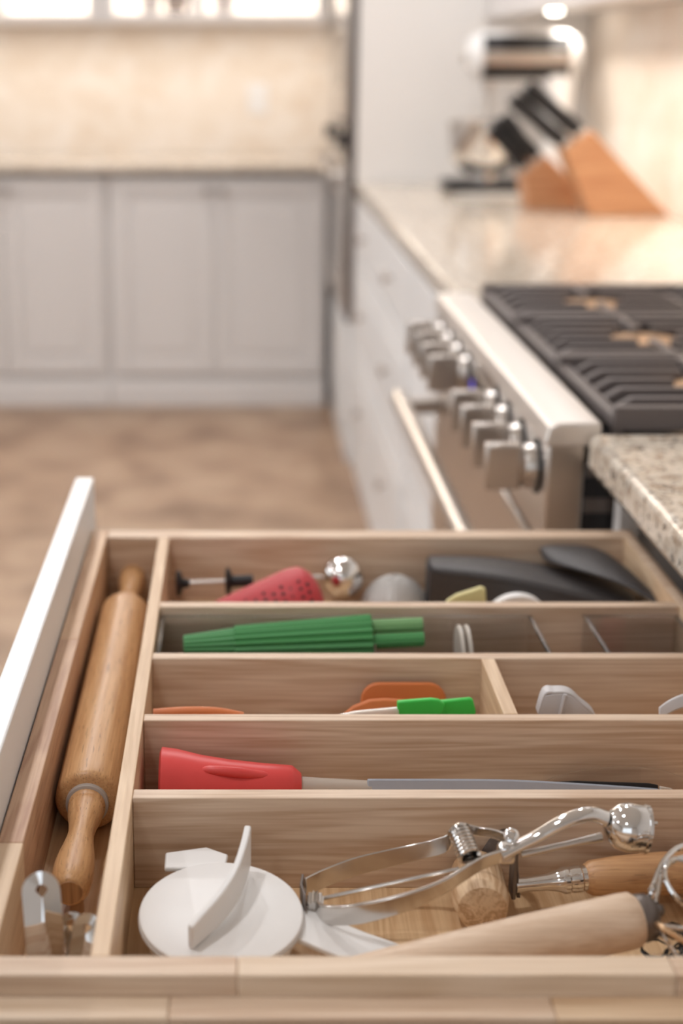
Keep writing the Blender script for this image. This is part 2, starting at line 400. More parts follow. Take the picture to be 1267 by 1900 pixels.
# ------------------------------------------------------------------ right run: base cabinets beyond the range
XF = .395
def front_x(name, y0, y1, z0, z1, parent, knobs, mat='cool_paint'):
    d = bx(name, (XF-.02, y0, z0), (XF, y1, z1), mat, parent, .003)
    if z1-z0 > .2: bx('panel', (XF-.0235, y0+.05, z0+.05), (XF-.0195, y1-.05, z1-.05), mat, d, .002)
    for y, z in knobs: cab_knob((XF-.02, y, z), (-1, 0, 0), d)
for i, (y0, y1, lab) in enumerate(((2.53, 3.31, 'white drawer base cabinet just beyond the range'), (3.315, 4.10, 'white drawer base cabinet below the knife blocks'), (4.105, 4.895, 'white drawer base cabinet beside the wall ovens'))):
    t = thing('drawer_cabinet', lab, 'cabinet', (.7, (y0+y1)/2, 0), 'white drawer cabinets along the right wall')
    bx('carcass', (XF+.001, y0, .1), (XW-.01, y1, .872), 'cool_paint', t)
    bx('base_molding', (XF-.016, y0, 0), (XF+.01, y1, .1), 'cool_paint', t, .003)
    yc = (y0+y1)/2
    for z0, z1 in ((.70, .86), (.42, .685), (.115, .405)): front_x('drawer_front', y0+.015, y1-.015, z0, z1, t, [(yc, (z0+z1)/2)])
tag(mk('countertop', G().box((.37, 2.515, .874), (XW-.009, 4.898, .914)), 'granite', bev=.007), 'polished granite countertop holding the mixer and knife blocks', 'countertop')
# near cabinet and counter: the open drawer belongs here
t = NEAR_CAB = thing('drawer_cabinet', 'white cabinet under the near granite with its maple utensil drawer pulled open', 'cabinet', (.7, 1.0, 0))
for y in (.60, 1.535): bx('face_stile', (.402, y, .1), (.424, y+.025, .872), 'cool_paint', t)
for y in (.58, 1.545): bx('side_panel', (.425, y, .0), (XW-.01, y+.016, .872), 'cool_paint', t)
bx('lower_front', (.402, .626, .1), (.424, 1.534, .735), 'cool_paint', t)
bx('base_molding', (.38, .58, 0), (.402, 1.56, .1), 'cool_paint', t)
bx('back_panel', (XW-.03, .6, 0), (XW-.012, 1.545, .872), 'cool_paint', t)
tag(mk('countertop', G().box((.37, .56, .874), (XW-.009, 1.562, .914)), 'granite', bev=.008), 'near granite countertop with a thick speckled edge beside the range', 'countertop')

# right wall cabinets with puck lights
t = thing('wall_cabinet', 'white wall cabinet above the knife blocks and mixer', 'cabinet', (.92, 3.6, 1.42))
bx('carcass', (.76, 2.5, 1.425), (XW-.001, 4.895, 2.2), 'greige_paint', t)
bx('light_rail', (.755, 2.5, 1.405), (.775, 4.895, 1.425), 'greige_paint', t)
for y in (2.75, 4.45):
    k = thing('puck_light', 'small glowing puck light under the wall cabinet '+('nearer the range' if y < 4 else 'over the mixer'), 'light', (.88, y, 1.425), 'puck lights under the wall cabinet')
    mk('housing', G().lathe((.88, y, 1.425), (0, 0, -1), [(0, .028), (.006, .028), (.008, .022), (.006, .021)], 24, cap=False), 'stainless', k)
    mk('lens', G().lathe((.88, y, 1.4245), (0, 0, -1), [(0, .021), (.010, .020), (.015, .012), (.0155, .001)], 24), 'lamp_on', k)

# ------------------------------------------------------------------ range
R0, R1 = 1.572, 2.508
rg = thing('gas_range', 'stainless gas range with heavy black grates and bar knobs', 'range', (.7, 2.04, 0))
bx('body', (.372, R0+.004, .10), (XW-.01, R1-.004, .878), 'steel_dark', rg, .002)
g = G()
for z in (.60, .64, .68, .72, .76, .80, .84): g.box((.370, R0+.001, z), (.42, R0+.006, z+.022))
mk('side_vent', g, 'black_plastic', rg)
pan = bx('control_panel', (.330, R0, .784), (.371, R1, .905), 'stainless', rg, .003)
mk('bullnose', G().prism([(.326, R0-.001, .900), (.330, R0-.001, .918), (.338, R0-.001, .9225), (.386, R0-.001, .9225), (.386, R0-.001, .897), (.326, R0-.001, .897)], (0, R1-R0+.002, 0)), 'lit_bullnose_steel', rg, .003)
bx('display', (.3285, 1.955, .815), (.3305, 2.085, .875), 'black_glass', pan, .0005)
bx('led', (.3275, 2.09, .842), (.3300, 2.10, .86), 'blue_led', pan, 0)
bx('cooktop_pan', (.387, R0, .878), (XW-.01, R1, .905), 'enamel', rg, .004)
knobs = [1.625, 1.72, 1.815, 1.90, 2.14, 2.235, 2.33, 2.425]
k0 = None
for y in knobs:
    if k0 is None:
        zc = .862
        k0 = mk('knob', G().box((.272, y-.0095, zc-.026), (.312, y+.0095, zc+.026)), 'stainless', rg, .003)
        mk('skirt', G().lathe((.330, y, zc), (-1, 0, 0), [(.002, .026), (.008, .026), (.016, .024), (.019, .018)], 28), 'stainless', k0)
        mk('bezel', G().lathe((.330, y, zc), (-1, 0, 0), [(-.001, .031), (.003, .030), (.004, .026)], 28), 'black_plastic', k0)
    else: dup(k0, (0, y-knobs[0], 0), rg)
door = bx('oven_door', (.332, R0+.01, .21), (.371, R1-.01, .772), 'stainless', rg, .004)
bx('door_window', (.330, R0+.2, .33), (.333, R1-.2, .62), 'black_glass', door, 0)
mk('handle', G().tube([(.268, R0+.03, .752), (.268, R1-.03, .752)], .0135, 14), 'stainless', door)
for y in (R0+.09, R1-.09): mk('bracket', G().box((.268, y-.012, .740), (.334, y+.012, .764)), 'stainless', door, .004)
bx('kick_panel', (.36, R0+.01, .02), (.38, R1-.01, .2), 'stainless', rg, .003)
for y in (R0+.06, R1-.06): mk('leg', G().lathe((.45, y, 0), (0, 0, 1), [(0, .022), (.1, .018)], 14), 'stainless', rg)
for gi in range(3):                       # three grates, each a frame with fingers
    y0 = R0+.008+gi*.3075; y1 = y0+.303; zt = .938
    g = G()
    for y in (y0, y1-.014): g.box((.400, y, zt-.026), (.985, y+.014, zt))
    for x in (.400, .685, .971): g.box((x, y0+.014, zt-.026), (x+.014, y1-.014, zt-.011))
    gr = mk('grate', g, 'iron', rg, .002)
    for x in (.406, .978):
        for y in (y0+.007, y1-.007): mk('foot', G().lathe((x, y, .9045), (0, 0, 1), [(0, .006), (.012, .007)], 8), 'iron', gr)
    for cx in (.549, .835):
        yc = (y0+y1)/2
        for q in range(1, 6):
            yy = y0+.303*q/6-.0055
            for sx in (-1, 1):
                a, b = cx+sx*.1365, cx+sx*(.012 if q in (1, 5) else (.022 if q in (2, 4) else .045))
                mk('finger', G().prism([(a, yy, zt-.024), (a-sx*.02, yy, zt-.016), (b, yy, zt-.012), (b, yy, zt), (a-sx*.018, yy, zt), (a, yy, zt-.010)], (0, .012, 0)), 'iron', gr, .0015)
        for sy in (-1, 1): mk('finger', G().box((cx-.0055, yc+sy*.137, zt-.02), (cx+.0055, yc+sy*.04, zt)), 'iron', gr, .0015)
for gi in range(3):
    for cx in (.549, .835):
        yc = R0+.008+gi*.3075+.1515
        bn = mk('burner', G().lathe((cx, yc, .9045), (0, 0, 1), [(0, .070), (.005, .070), (.010, .050), (.018, .048)], 28), 'brass', rg)
        mk('burner_cap', G().lathe((cx, yc, .9225), (0, 0, 1), [(0, .044), (.004, .047), (.007, .044), (.0075, .001)], 28), 'brass', bn)

# ------------------------------------------------------------------ stand mixer
mx_ = thing('stand_mixer', 'white stand mixer with steel bowl and dark banded head', 'mixer', (.80, 4.62, .914))
cy = 4.62
mk('foot_plate', G().prism([(.612, cy-.09, .915), (.90, cy-.10, .915), (.99, cy-.07, .915), (.99, cy+.07, .915), (.90, cy+.10, .915), (.612, cy+.09, .915)], (0, 0, .030)), 'black_plastic', mx_, .008)
mk('column', G().rings([[(x0+(x1-x0)*(.5+.5*math.cos(a)), cy+.065*math.sin(a), z) for a in [2*PI*i/20 for i in range(20)]] for z, x0, x1 in ((.945, .86, .985), (1.0, .885, .98), (1.10, .895, .975), (1.20, .88, .98), (1.245, .86, .985))]), 'white_plastic', mx_)
hd = mk('head', G().lathe((.665, cy, 1.295), (1, 0, 0), [(0, .001), (.002, .035), (.012, .056), (.04, .070), (.12, .078), (.22, .078), (.29, .070), (.325, .050), (.335, .02), (.336, .001)], 28, squash=.98), 'white_plastic', mx_)
def band(z0, z1, mat, x0=.705, x1=.952):
    zs = [z0+(z1-z0)*q/5 for q in range(6)]
    g = G().prism([(x0, cy-math.sqrt(.0815**2-(z-1.295)**2), z) for z in zs]+[(x0, cy-.02, z1), (x0, cy-.02, z0)], (x1-x0, 0, 0))
    mk('band', g, mat, hd, .001)
band(1.310, 1.352, 'black_plastic'); band(1.272, 1.309, 'stainless'); band(1.232, 1.271, 'black_plastic')
mk('hub_cap', G().lathe((.668, cy, 1.295), (-1, 0, 0), [(0, .026), (.012, .026), (.015, .022), (.016, .001)], 20), 'chrome', hd)
mk('beater_shaft', G().lathe((.735, cy, 1.225), (0, 0, -1), [(0, .018), (.03, .016), (.035, .008), (.12, .007)], 16), 'stainless', hd)
mk('bowl', G().lathe((.730, cy, .946), (0, 0, 1), [(0, .055), (.015, .055), (.018, .050), (.03, .075), (.055, .098), (.09, .106), (.165, .112), (.167, .114), (.165, .109), (.09, .103), (.055, .094), (.03, .06), (.029, .001)], 32), 'chrome', mx_)

# ------------------------------------------------------------------ knife blocks and knives
def knife_block(pts, y0, depth, label):
    o = mk('knife_block', G().prism([(x, y0, z) for x, z in pts], (0, depth, 0)), 'cherry', bev=.004)
    return tag(o, label, 'knife block')
kb1 = [(1.073, .915), (.874, .915), (.800, 1.075), (.865, 1.122)]
knife_block(kb1, 3.83, .12, 'large slanted wooden knife block nearest the range, full of black knives')
kb2 = [(.890, .915), (.752, .915), (.735, 1.005), (.795, 1.050), (.862, .985)]
knife_block(kb2, 4.00, .12, 'smaller wooden knife block behind the large one and before the mixer')
def knife(p, d, ln, wd, label, grp):
    p = V(p); d = V(d).normalized(); up = d.cross(V((0, 1, 0))).normalized()
    t = thing('kitchen_knife', label, 'knife', tuple(p), grp)
    g = G(); rs = []
    for s, k in ((.012, .8), (.03, 1), (ln*.5, .85), (ln*.85, 1.05), (ln, .9), (ln+.004, .5)):
        c = p+d*s; rs.append([c+up*(wd*k*math.cos(a))+V((0, .013*math.sin(a), 0)) for a in [2*PI*i/12 for i in range(12)]])
    h = mk('handle', g.rings(rs), 'black_plastic', t)
    mk('bolster', G().prism([p-d*.010+up*wd*.7+V((0, -.004, 0)), p-d*.010-up*wd*.7+V((0, -.004, 0)), p+d*.0125-up*wd*.85+V((0, -.004, 0)), p+d*.0125+up*wd*.85+V((0, -.004, 0))], (0, .008, 0)), 'chrome', t)
    for s in (.3, .6, .85): mk('rivet', G().lathe(p+d*(ln*s)+V((0, -.0075, 0)), (0, -1, 0), [(0, .004), (.002, .003)], 8), 'chrome', h)
    mk('butt_cap', G().lathe(p+d*(ln+.002), d, [(0, wd*.5), (.003, wd*.4)], 10), 'chrome', h)
d1 = (-.74, 0, .60)
spots = [((.812, 3.855, 1.086), .175, .018), ((.848, 3.855, 1.112), .18, .019), ((.812, 3.89, 1.086), .175, .017), ((.848, 3.89, 1.112), .175, .018), ((.812, 3.925, 1.086), .17, .017), ((.848, 3.925, 1.112), .175, .017)]
names = ['low front', 'high front', 'low middle', 'high middle', 'low rear', 'high rear']
for (p, l, wd_), nm in zip(spots, names): knife(p, d1, l, wd_, 'black handled knife in the %s slot of the large block' % nm, 'knives in the large block')
spots = [((.745, 4.025, 1.014), .14, .017), ((.778, 4.025, 1.039), .145, .018), ((.745, 4.06, 1.014), .14, .016), ((.778, 4.06, 1.039), .14, .017), ((.760, 4.10, 1.026), .14, .016)]
for (p, l, wd_), nm in zip(spots, ['low front', 'high front', 'low middle', 'high middle', 'rear']): knife(p, (-.62, 0, .70), l, wd_, 'black handled knife in the %s slot of the smaller block' % nm, 'knives in the smaller block')
bx_ = mk('trivet', G().lathe((.70, 4.30, .914), (0, 0, 1), [(0, .10), (.006, .105), (.012, .10), (.0121, .001)], 32), 'frosted')
tag(bx_, 'pale round trivet lying flat before the mixer', 'trivet')

# ------------------------------------------------------------------ the open drawer
RIM, FL = .834, .768
X0, X1 = -.1305, .3865
g = G().box((X0, .7128, .756), (X1, 1.4519, FL-.0009)).box((X1, .7128, .745), (X1+.012, 1.4519, RIM)).box((X0+.0005, 1.452, .745), (X1+.012, 1.476, RIM))
dr = mk('drawer', g, 'maple_x', NEAR_CAB, .001)
bx('drawer_front', (-.166, .55, .66), (-.1475, 1.515, .879), 'white_paint', dr, .0015)
ys = [.6937, .835, 1.175, 1.476]
for a, b, m in zip(ys[:-1], ys[1:], ('maple_y4', 'maple_y2', 'maple_y3')): bx('board', (X0-.016, a, .745), (X0, b, RIM), m, dr, .0008)
xs = [X0-.0158, .0, .23, X1+.012]
for a, b, m in zip(xs[:-1], xs[1:], ('maple_x', 'maple_x3', 'maple_x')): bx('board', (a+.0002, .6945, .745), (b, .7127, RIM), m, dr, .001)
xs = [-.1465, -.0355, .164, X1+.012]
for a, b, m in zip(xs[:-1], xs[1:], ('maple_x3', 'maple_x', 'maple_x2')): bx('ledge_board', (a+.0002, .6748, .745), (b, .6943, RIM-.0125), m, dr, .001)
bx('rear_board', (X1-.0006, .7128, FL), (X1, 1.4519, RIM), 'maple_y4', dr, 0)
bx('bottom_panel', (X0, .7128, FL-.0008), (X1-.0007, 1.4519, FL), 'ply', dr, 0)
bx('divider', (-.0785, .7129, FL), (-.0680, 1.4518, RIM-.0003), 'maple_y4', dr, .0007)
for y0, y1 in ((1.2525, 1.2655), (1.1335, 1.1455), (1.0148, 1.0262), (.8942, .9067)):
    bx('divider', (-.0679, y0, FL), (X1-.0007, y1, RIM-.0004), 'maple_x', dr, .0007)
bx('divider', (.1948, 1.0263, FL), (.2055, 1.1334, RIM-.0004), 'maple_y4', dr, .0007)

# ------------------------------------------------------------------ rolling pin
rp = thing('rolling_pin', 'honey coloured wooden rolling pin lying along the drawer front', 'rolling pin', (-.1052, 1.15, FL))
ax0 = V((-.1052, .969, .7915)); ax1 = V((-.1052, 1.350, .7915)); d = (ax1-ax0)
mk('barrel', G().lathe(ax0, d, [(-.0005, .001), (0, .019), (.0015, .0215), (.005, .0232), (.02, .0234), (.361, .0234), (.376, .0228), (.380, .0205), (.381, .001)], 40), 'rubberwood', rp)
for p, s in ((ax0, -1), (ax1, 1)):
    mk('bushing', G().lathe(p, (0, s, 0), [(-.001, .0152), (.004, .0150), (.0045, .0138)], 32), 'ash_bush', rp)
    mk('handle', G().lathe(p+V((0, s*.003, 0)), (0, s, 0), [(0, .0130), (.006, .0130), (.008, .0121), (.010, .0126), (.018, .0118), (.030, .0098), (.042, .0087), (.053, .0094), (.075, .0122), (.088, .0134), (.100, .0134), (.110, .0124), (.1165, .0098), (.1175, .0085), (.1178, .0005)], 32), 'rubberwood', rp)
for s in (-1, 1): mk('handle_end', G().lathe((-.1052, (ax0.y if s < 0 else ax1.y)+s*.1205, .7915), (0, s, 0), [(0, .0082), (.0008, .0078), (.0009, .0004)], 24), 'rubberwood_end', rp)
# ------------------------------------------------------------------ metal measuring spoons by the rolling pin
def spoon(top, bot, wd, label, lean=(1, 0, 0), hole=.32):
    top = V(top); bot = V(bot); ax = (bot-top).normalized(); sd = V(lean).normalized(); sd = (sd-ax*sd.dot(ax)).normalized(); nm = sd.cross(ax).normalized()
    L_ = (bot-top).length; t = thing('measuring_spoon', label, 'spoon', tuple(bot), 'metal spoons beside the rolling pin')
    # handle with a round hole: outer outline and hole ring bridged
    n = 12; hc = wd*1.15; hr = wd*hole; outer = [(-wd, L_)]; 
    outer += [(-wd*math.cos(PI*i/n), hc-wd*math.sin(PI*i/n)) for i in range(n+1)]+[(wd, L_)]
    outer += [(wd*.5, L_), (0, L_), (-wd*.5, L_)]
    m_ = len(outer); ang_ = [math.atan2(y_-hc, x_) for x_, y_ in outer]
    inner = [(hr*math.cos(a), hc+hr*math.sin(a)) for a in ang_]
    vs = []
    for off in (.0008, -.0008):
        for lst in (outer, inner):
            for x, yv in lst: vs.append(top+sd*x+ax*yv+nm*(off-(x/wd)**2*.0030))
    fs = []
    for i in range(m_):
        j = (i+1) % m_
        fs += [(i, j, m_+j, m_+i), (2*m_+j, 2*m_+i, 3*m_+i, 3*m_+j), (j, i, 2*m_+i, 2*m_+j), (m_+i, m_+j, 3*m_+j, 3*m_+i)]
    mk('handle', G().add(vs, fs), 'chrome', t)
    b = bot+ax*.008
    mk('bowl', G().lathe(b+nm*.004, -nm, [(0, wd*1.15), (.002, wd*1.2), (.006, wd*.9), (.009, wd*.4), (.0092, .001)], 24, cap=False), 'chrome', t)
spoon((-0.1110, 0.7650, 0.8564), (-.104, .740, .785), .0108, 'chrome measuring spoon with rounded holed handle standing tallest by the rolling pin')
spoon((-0.0939, 0.7750, 0.8239), (-.098, .748, .782), .0075, 'small shadowed metal spoon between two brighter spoons', (1, .2, 0), .45)
spoon((-0.0838, 0.7650, 0.8293), (-.092, .742, .784), .0085, 'short chrome spoon pressed against the long divider', (1, .3, 0))

# ------------------------------------------------------------------ white round pot with fin grip
wp = thing('lidded_pot', 'white plastic round pot with disc lid, curved fin grip and side arm', 'container', (-.0098, .812, FL))
tilt = Matrix.Rotation(math.radians(7), 3, 'X'); pc = V((-.0098, .812, .800)); nz = tilt @ V((0, 0, 1))
def onlid(x, y, z=0): return pc+tilt @ V((x, y, z))
mk('body', G().lathe(pc-nz*.0255, nz, [(0, .040), (.002, .043), (.018, .0475), (.0185, .0475)], 48), 'white_plastic', wp)
lid = mk('lid', G().lathe(pc-nz*.0065, nz, [(0, .0492), (.0030, .0500), (.0034, .0485), (.0042, .0485), (.0046, .0497), (.0060, .0492), (.0066, .048), (.0067, .001)], 64), 'white_plastic', wp)
fp = smooth_path([onlid(-.0175, -.034, .009), onlid(-.011, -.026, .010), onlid(-.001, -.013, .0115), (onlid(.008, .004, .013)), onlid(.0135, .024, .0145), onlid(.0165, .040, .016)], 5)
hs = lerp_list([.016, .0185, .0215, .0245, .027, .029], 5)
mk('fin_grip', G().ribbon([p+nz*(h/2-.0085-.002*i/25) for i, (p, h) in enumerate(zip(fp, hs))], hs, .0042, nz), 'white_plastic', lid, .001)
mk('tab', G().prism([onlid(-.036, .044, -.004), onlid(-.036, .060, -.004), onlid(-.010, .066, -.004), onlid(.004, .058, -.004), onlid(.002, .044, -.004)], nz*.0035), 'white_plastic', wp, .001)
mk('side_arm', G().prism([onlid(.044, -.016, -.010), onlid(.046, .018, -.010), onlid(.062, .008, -.012), onlid(.088, -.004, -.016), onlid(.112, -.012, -.020), onlid(.112, -.030, -.020), onlid(.07, -.028, -.014)], nz*.004), 'white_plastic', wp, .001)

# ------------------------------------------------------------------ trigger scoop
sc = thing('trigger_scoop', 'chrome spring trigger cookie scoop lying across the wooden dough roller', 'scoop', (.13, .835, FL))
mk('bowl', G().lathe(V((0.2391, 0.8420, 0.8424))-V((.0142, 0, 0)), (1, 0, -.12), [(0, .001), (.0005, .004), (.003, .009), (.008, .0135), (.0145, .0152), (.021, .0148), (.024, .0145), (.0245, .0152), (.0265, .0152), (.027, .0142), (.0268, .0135), (.024, .0130), (.014, .0135), (.006, .008), (.0055, .001)], 36), 'chrome', sc)
mk('scraper_pin', G().tube([(0.2513, 0.8420, 0.8435), (0.2576, 0.8420, 0.8435)], .0012, 8), 'chrome', sc)
npth = smooth_path([(0.2260, 0.8420, 0.8464), (0.2178, 0.8420, 0.8494), (0.2082, 0.8400, 0.8493), (0.1962, 0.8380, 0.8449), (0.1843, 0.8360, 0.8383), (0.1737, 0.8340, 0.8335), (0.1611, 0.8320, 0.8276)], 5)
mk('neck', G().tube(npth, lerp_list([.0064, .0060, .0056, .0052, .0048, .0046, .0052], 5), 14, flat=.75), 'chrome', sc)
mk('sweep_rod', G().tube([(0.2231, 0.8380, 0.8361), (0.2044, 0.8360, 0.8328), (0.1735, 0.8330, 0.8267)], [.0030, .0022, .0022], 10), 'worn_chrome', sc)
na = smooth_path([(0.1631, 0.8320, 0.8273), (0.1491, 0.8260, 0.8255), (0.1365, 0.8150, 0.8245), (0.1225, 0.8060, 0.8207), (0.1016, 0.8000, 0.8145), (0.0745, 0.8020, 0.8053), (0.0536, 0.8120, 0.7981), (0.0473, 0.8280, 0.7962)], 5)
mk('near_arm', G().ribbon(na, lerp_list([.010, .011, .0115, .012, .0145, .0165, .015, .009], 5), .0024, (0, -.25, 1)), 'worn_chrome', sc, .0008)
fa = smooth_path([(0.0420, 0.8380, 0.8015), (0.0540, 0.8500, 0.8006), (0.0733, 0.8600, 0.8028), (0.0952, 0.8660, 0.8055), (0.1166, 0.8660, 0.8109), (0.1316, 0.8600, 0.8192), (0.1357, 0.8560, 0.8293), (0.1400, 0.8520, 0.8344), (0.1505, 0.8500, 0.8333), (0.1596, 0.8450, 0.8341), (0.1678, 0.8380, 0.8335)], 5)
mk('far_arm', G().ribbon(fa, lerp_list([.012, .0125, .0125, .012, .0115, .012, .010, .007, .006, .006, .007], 5), .0016, (0, .15, 1)), 'worn_chrome', sc, .0006)
mk('gear_rack', G().tube([(0.0511, 0.8320, 0.7968), (0.0793, 0.8300, 0.8051), (0.1354, 0.8290, 0.8194)], .0014, 8), 'worn_chrome', sc)
gc = V((0.0472, 0.8280, 0.7992))
mk('pinion', G().lathe(gc+V((0, -.006, -.002)), (.1, 1, .3), [(0, .0052), (.009, .0052)], 40, flutes=10, depth=.35), 'worn_chrome', sc)
mk('end_cap', G().ribbon([(0.0407, 0.8400, 0.8041), (0.0394, 0.8320, 0.8017), (0.0414, 0.8220, 0.7998)], .010, .0018, (0, .6, .8)), 'steel_dark', sc, .0005)
s0 = V((0.1358, 0.8420, 0.8387)); s1 = V((0.1408, 0.8240, 0.8296)); nturn = 8; pts = []
axs = (s1-s0); u = axs.cross(V((0, 1, 0))).normalized(); wv = axs.normalized().cross(u)
for i in range(nturn*14+1):
    a = 2*PI*i/14; pts.append(s0+axs*(i/(nturn*14))+u*(.0060*math.cos(a))+wv*(.0060*math.sin(a)))
mk('spring', G().tube(pts, .0014, 6), 'worn_chrome', sc)
mk('rivet', G().lathe((0.1668, 0.8340, 0.8386), (0, -.6, .8), [(0, .0048), (.002, .0048), (.003, .0036), (.0032, .0028), (.0024, .0022), (.0023, .0005)], 20), 'chrome', sc)
mk('hinge_block', G().box(V((0.1647, 0.8340, 0.8284))-V((.006, .005, .007)), V((0.1647, 0.8340, 0.8284))+V((.005, .004, .006))), 'chrome', sc, .0025)

# ------------------------------------------------------------------ pastry roller
pr = thing('pastry_roller', 'small wooden dough roller in a metal fork with turned wooden handle', 'dough roller', (.18, .86, FL))
rc = V((.1525, .838, .786))
mk('roller', G().lathe(rc+V((0, -.002, 0)), (0.05, 1, 0), [(-.0005, .001), (0, .012), (.0015, .0155), (.012, .0175), (.040, .0175), (.048, .0155), (.049, .001)], 32), 'beech_y', pr)
mk('fork', G().ribbon(smooth_path([(.158, .888, .790), (.166, .8885, .803), (.1735, .882, .812), (.1758, .866, .812), (.1765, .861, .803), (.1775, .861, .793), (.1790, .862, .786)], 4), .011, .0024, (0, .3, .8)), 'steel_dark', pr, .0006)
mk('fork_arm', G().box((.1735, .855, .782), (.1765, .868, .817)), 'steel_dark', pr, .001)
mk('ferrule', G().lathe((.177, .862, .7885), (1, .10, .06), [(0, .005), (.006, .0045), (.020, .0052), (.026, .0064), (.030, .0078), (.031, .0086), (.034, .0086), (.035, .0078), (.038, .0086), (.042, .0086), (.043, .0078), (.046, .0082)], 24), 'chrome', pr)
mk('handle', G().lathe((.222, .8665, .7912), (1, .10, .01), [(0, .0088), (.004, .0112), (.02, .0128), (.05, .0138), (.08, .0132), (.105, .0105), (.112, .006), (.1125, .0005)], 28), 'oak', pr)

# ------------------------------------------------------------------ dough whisk
dw = thing('dough_whisk', 'pale wooden handled dough whisk with looped steel wire head', 'whisk', (.15, .78, FL))
h0 = V((.024, .744, .7875)); h1 = V((.2335, .784, .8125)); hd_ = h1-h0; HL = hd_.length
mk('handle', G().lathe(h0, hd_, [(-.004, .0005), (-.003, .005), (.004, .0100), (.03, .0126), (.09, .0146), (.15, .0160), (HL-.01, .0165), (HL-.003, .0161), (HL, .0135)], 36), 'beech', dw)
mk('ferrule', G().lathe(h1-hd_.normalized()*.001, hd_, [(0, .0136), (.003, .0142), (.008, .0134), (.011, .0105), (.0115, .001)], 28), 'steel_dark', dw)
e = h1+hd_.normalized()*.008
def loop(pts, r=.0015, mat='chrome'): return mk('wire_loop', G().tube(smooth_path([V(p) for p in pts], 6), r, 8), mat, dw)
loop([e+V((0, .004, .002)), e+V((.001, .006, .014)), (0.2460, 0.8000, 0.8260), (0.2539, 0.8100, 0.8353), (0.2660, 0.8200, 0.8391), (0.2784, 0.8200, 0.8380), (0.2883, 0.8100, 0.8202), (0.2822, 0.7900, 0.8033), e+V((.02, -.004, -.006)), e+V((0, -.003, -.004))], .0019)
loop([e+V((.003, .002, .004)), (0.2452, 0.7900, 0.8219), (0.2498, 0.8000, 0.8296), (0.2566, 0.8050, 0.8374), (0.2707, 0.8100, 0.8375), (0.2768, 0.8000, 0.8260), (0.2718, 0.7900, 0.8141), (0.2576, 0.7850, 0.8235), (0.2507, 0.7900, 0.8319), (0.2503, 0.7950, 0.8389), (0.2564, 0.8000, 0.8424), (0.2628, 0.8000, 0.8417)], .0016)
loop([e+V((0, -.004, 0)), (0.2426, 0.7650, 0.8181), (0.2514, 0.7600, 0.8143), (0.2618, 0.7550, 0.8112)], .0018, 'brass')
loop([e+V((0, 0, -.006)), (0.2453, 0.7700, 0.8087), (0.2507, 0.7650, 0.8020), (0.2568, 0.7600, 0.7975)], .0014)
mk('collar', G().ball(e+V((.004, .001, .003)), .0042, 14, 8), 'steel_dark', dw)

# ------------------------------------------------------------------ dark scourer, bits on the drawer floor
g = G(); rr = random.Random(3)
for i in range(46):
    c = V((.268+rr.uniform(-.016, .05), .795+rr.uniform(-.020, .022), .7805+rr.uniform(-.006, .010))); a0 = rr.uniform(0, 6.28); tl = rr.uniform(-.8, .8); r_ = rr.uniform(.006, .012)
    g.tube([c+V((r_*math.cos(a0+t_), r_*math.sin(a0+t_)*math.cos(tl), r_*math.sin(a0+t_)*math.sin(tl)*.8)) for t_ in [2*PI*q/9 for q in range(9)]], .0008, 4, closed=True)
tag(mk('wire_scourer', g, 'enamel'), 'tangled dark wire scourer under the loops of the dough whisk', 'scourer')
tag(mk('bottle_cap', G().lathe((.184, .764, FL), (0, 0, 1), [(0, .010), (.010, .010), (.014, .008), (.0142, .0005)], 24), 'white_plastic'), 'small white cap just behind the near drawer side', 'cap')
tag(mk('rubber_stopper', G().lathe((.222, .766, FL), (0, 0, 1), [(0, .011), (.006, .010), (.009, .007), (.0092, .0005)], 20), 'black_plastic'), 'small black stopper beneath the dough whisk handle', 'stopper')

# ------------------------------------------------------------------ red handled tool and grey bar in the fourth compartment
rt = thing('red_handled_tool', 'kitchen tool with flared glossy red handle and clear shaft', 'utensil', (.0, .985, FL))
r0 = V((-.0555, .984, .7965)); rax = V((.103, 0, -.0005))
mk('handle', G().lathe(r0, rax, [(0, .0005), (.0005, .024), (.002, .0268), (.012, .0256), (.03, .0215), (.05, .0185), (.075, .0160), (.094, .0148), (.0955, .0140), (.101, .0095), (.1015, .0005)], 36, squash=1.05), 'red', rt)
for zz, yy in ((.812, .974), (.797, .962)):
    mk('grip_ridge', G().tube(smooth_path([(-.032, yy+.003, zz-.001), (-.02, yy, zz+.002), (0, yy-.0005, zz+.0005), (.02, yy+.003, zz-.004), (.030, yy+.006, zz-.007)], 4), lerp_list([.0008, .0034, .0042, .0032, .0008], 4), 10), 'red', rt)
mk('shaft', G().lathe(r0+V((.101, 0, 0)), (1, 0, -.03), [(0, .0070), (.015, .0064), (.05, .0055), (.051, .0005)], 20), 'frosted', rt)
gb = thing('icing_spatula', 'long slate grey flat spatula with dark tip behind the front divider', 'spatula', (.19, .985, FL))
gp = smooth_path([(0.0923, 0.9800, 0.8015), (0.1374, 0.9800, 0.8015), (0.1946, 0.9800, 0.8015), (0.2520, 0.9800, 0.7998), (0.2998, 0.9800, 0.7981)], 5)
mk('blade', G().ribbon([p-V((0, 0, .0083)) for p in gp], lerp_list([.020, .020, .019, .016, .012], 5), .004, (0, .35, 1)), 'slate_plastic', gb, .001)
mk('dark_edge', G().ribbon([p+V((0, .005, -.0065)) for p in gp[9:]], lerp_list([.003, .012, .012], 5)[:len(gp[9:])]+[.010]*max(0, len(gp[9:])-11), .003, (0, .35, 1)), 'black_plastic', gb, .0005)
mk('tip', G().ribbon([gp[-1]-V((0, 0, .006)), V((0.3075, 0.9800, 0.7977))-V((0, 0, .006)), V((0.3126, 0.9800, 0.7964))-V((0, 0, .006))], [.012, .010, .006], .004, (0, .35, 1)), 'frosted', gb, .0008)
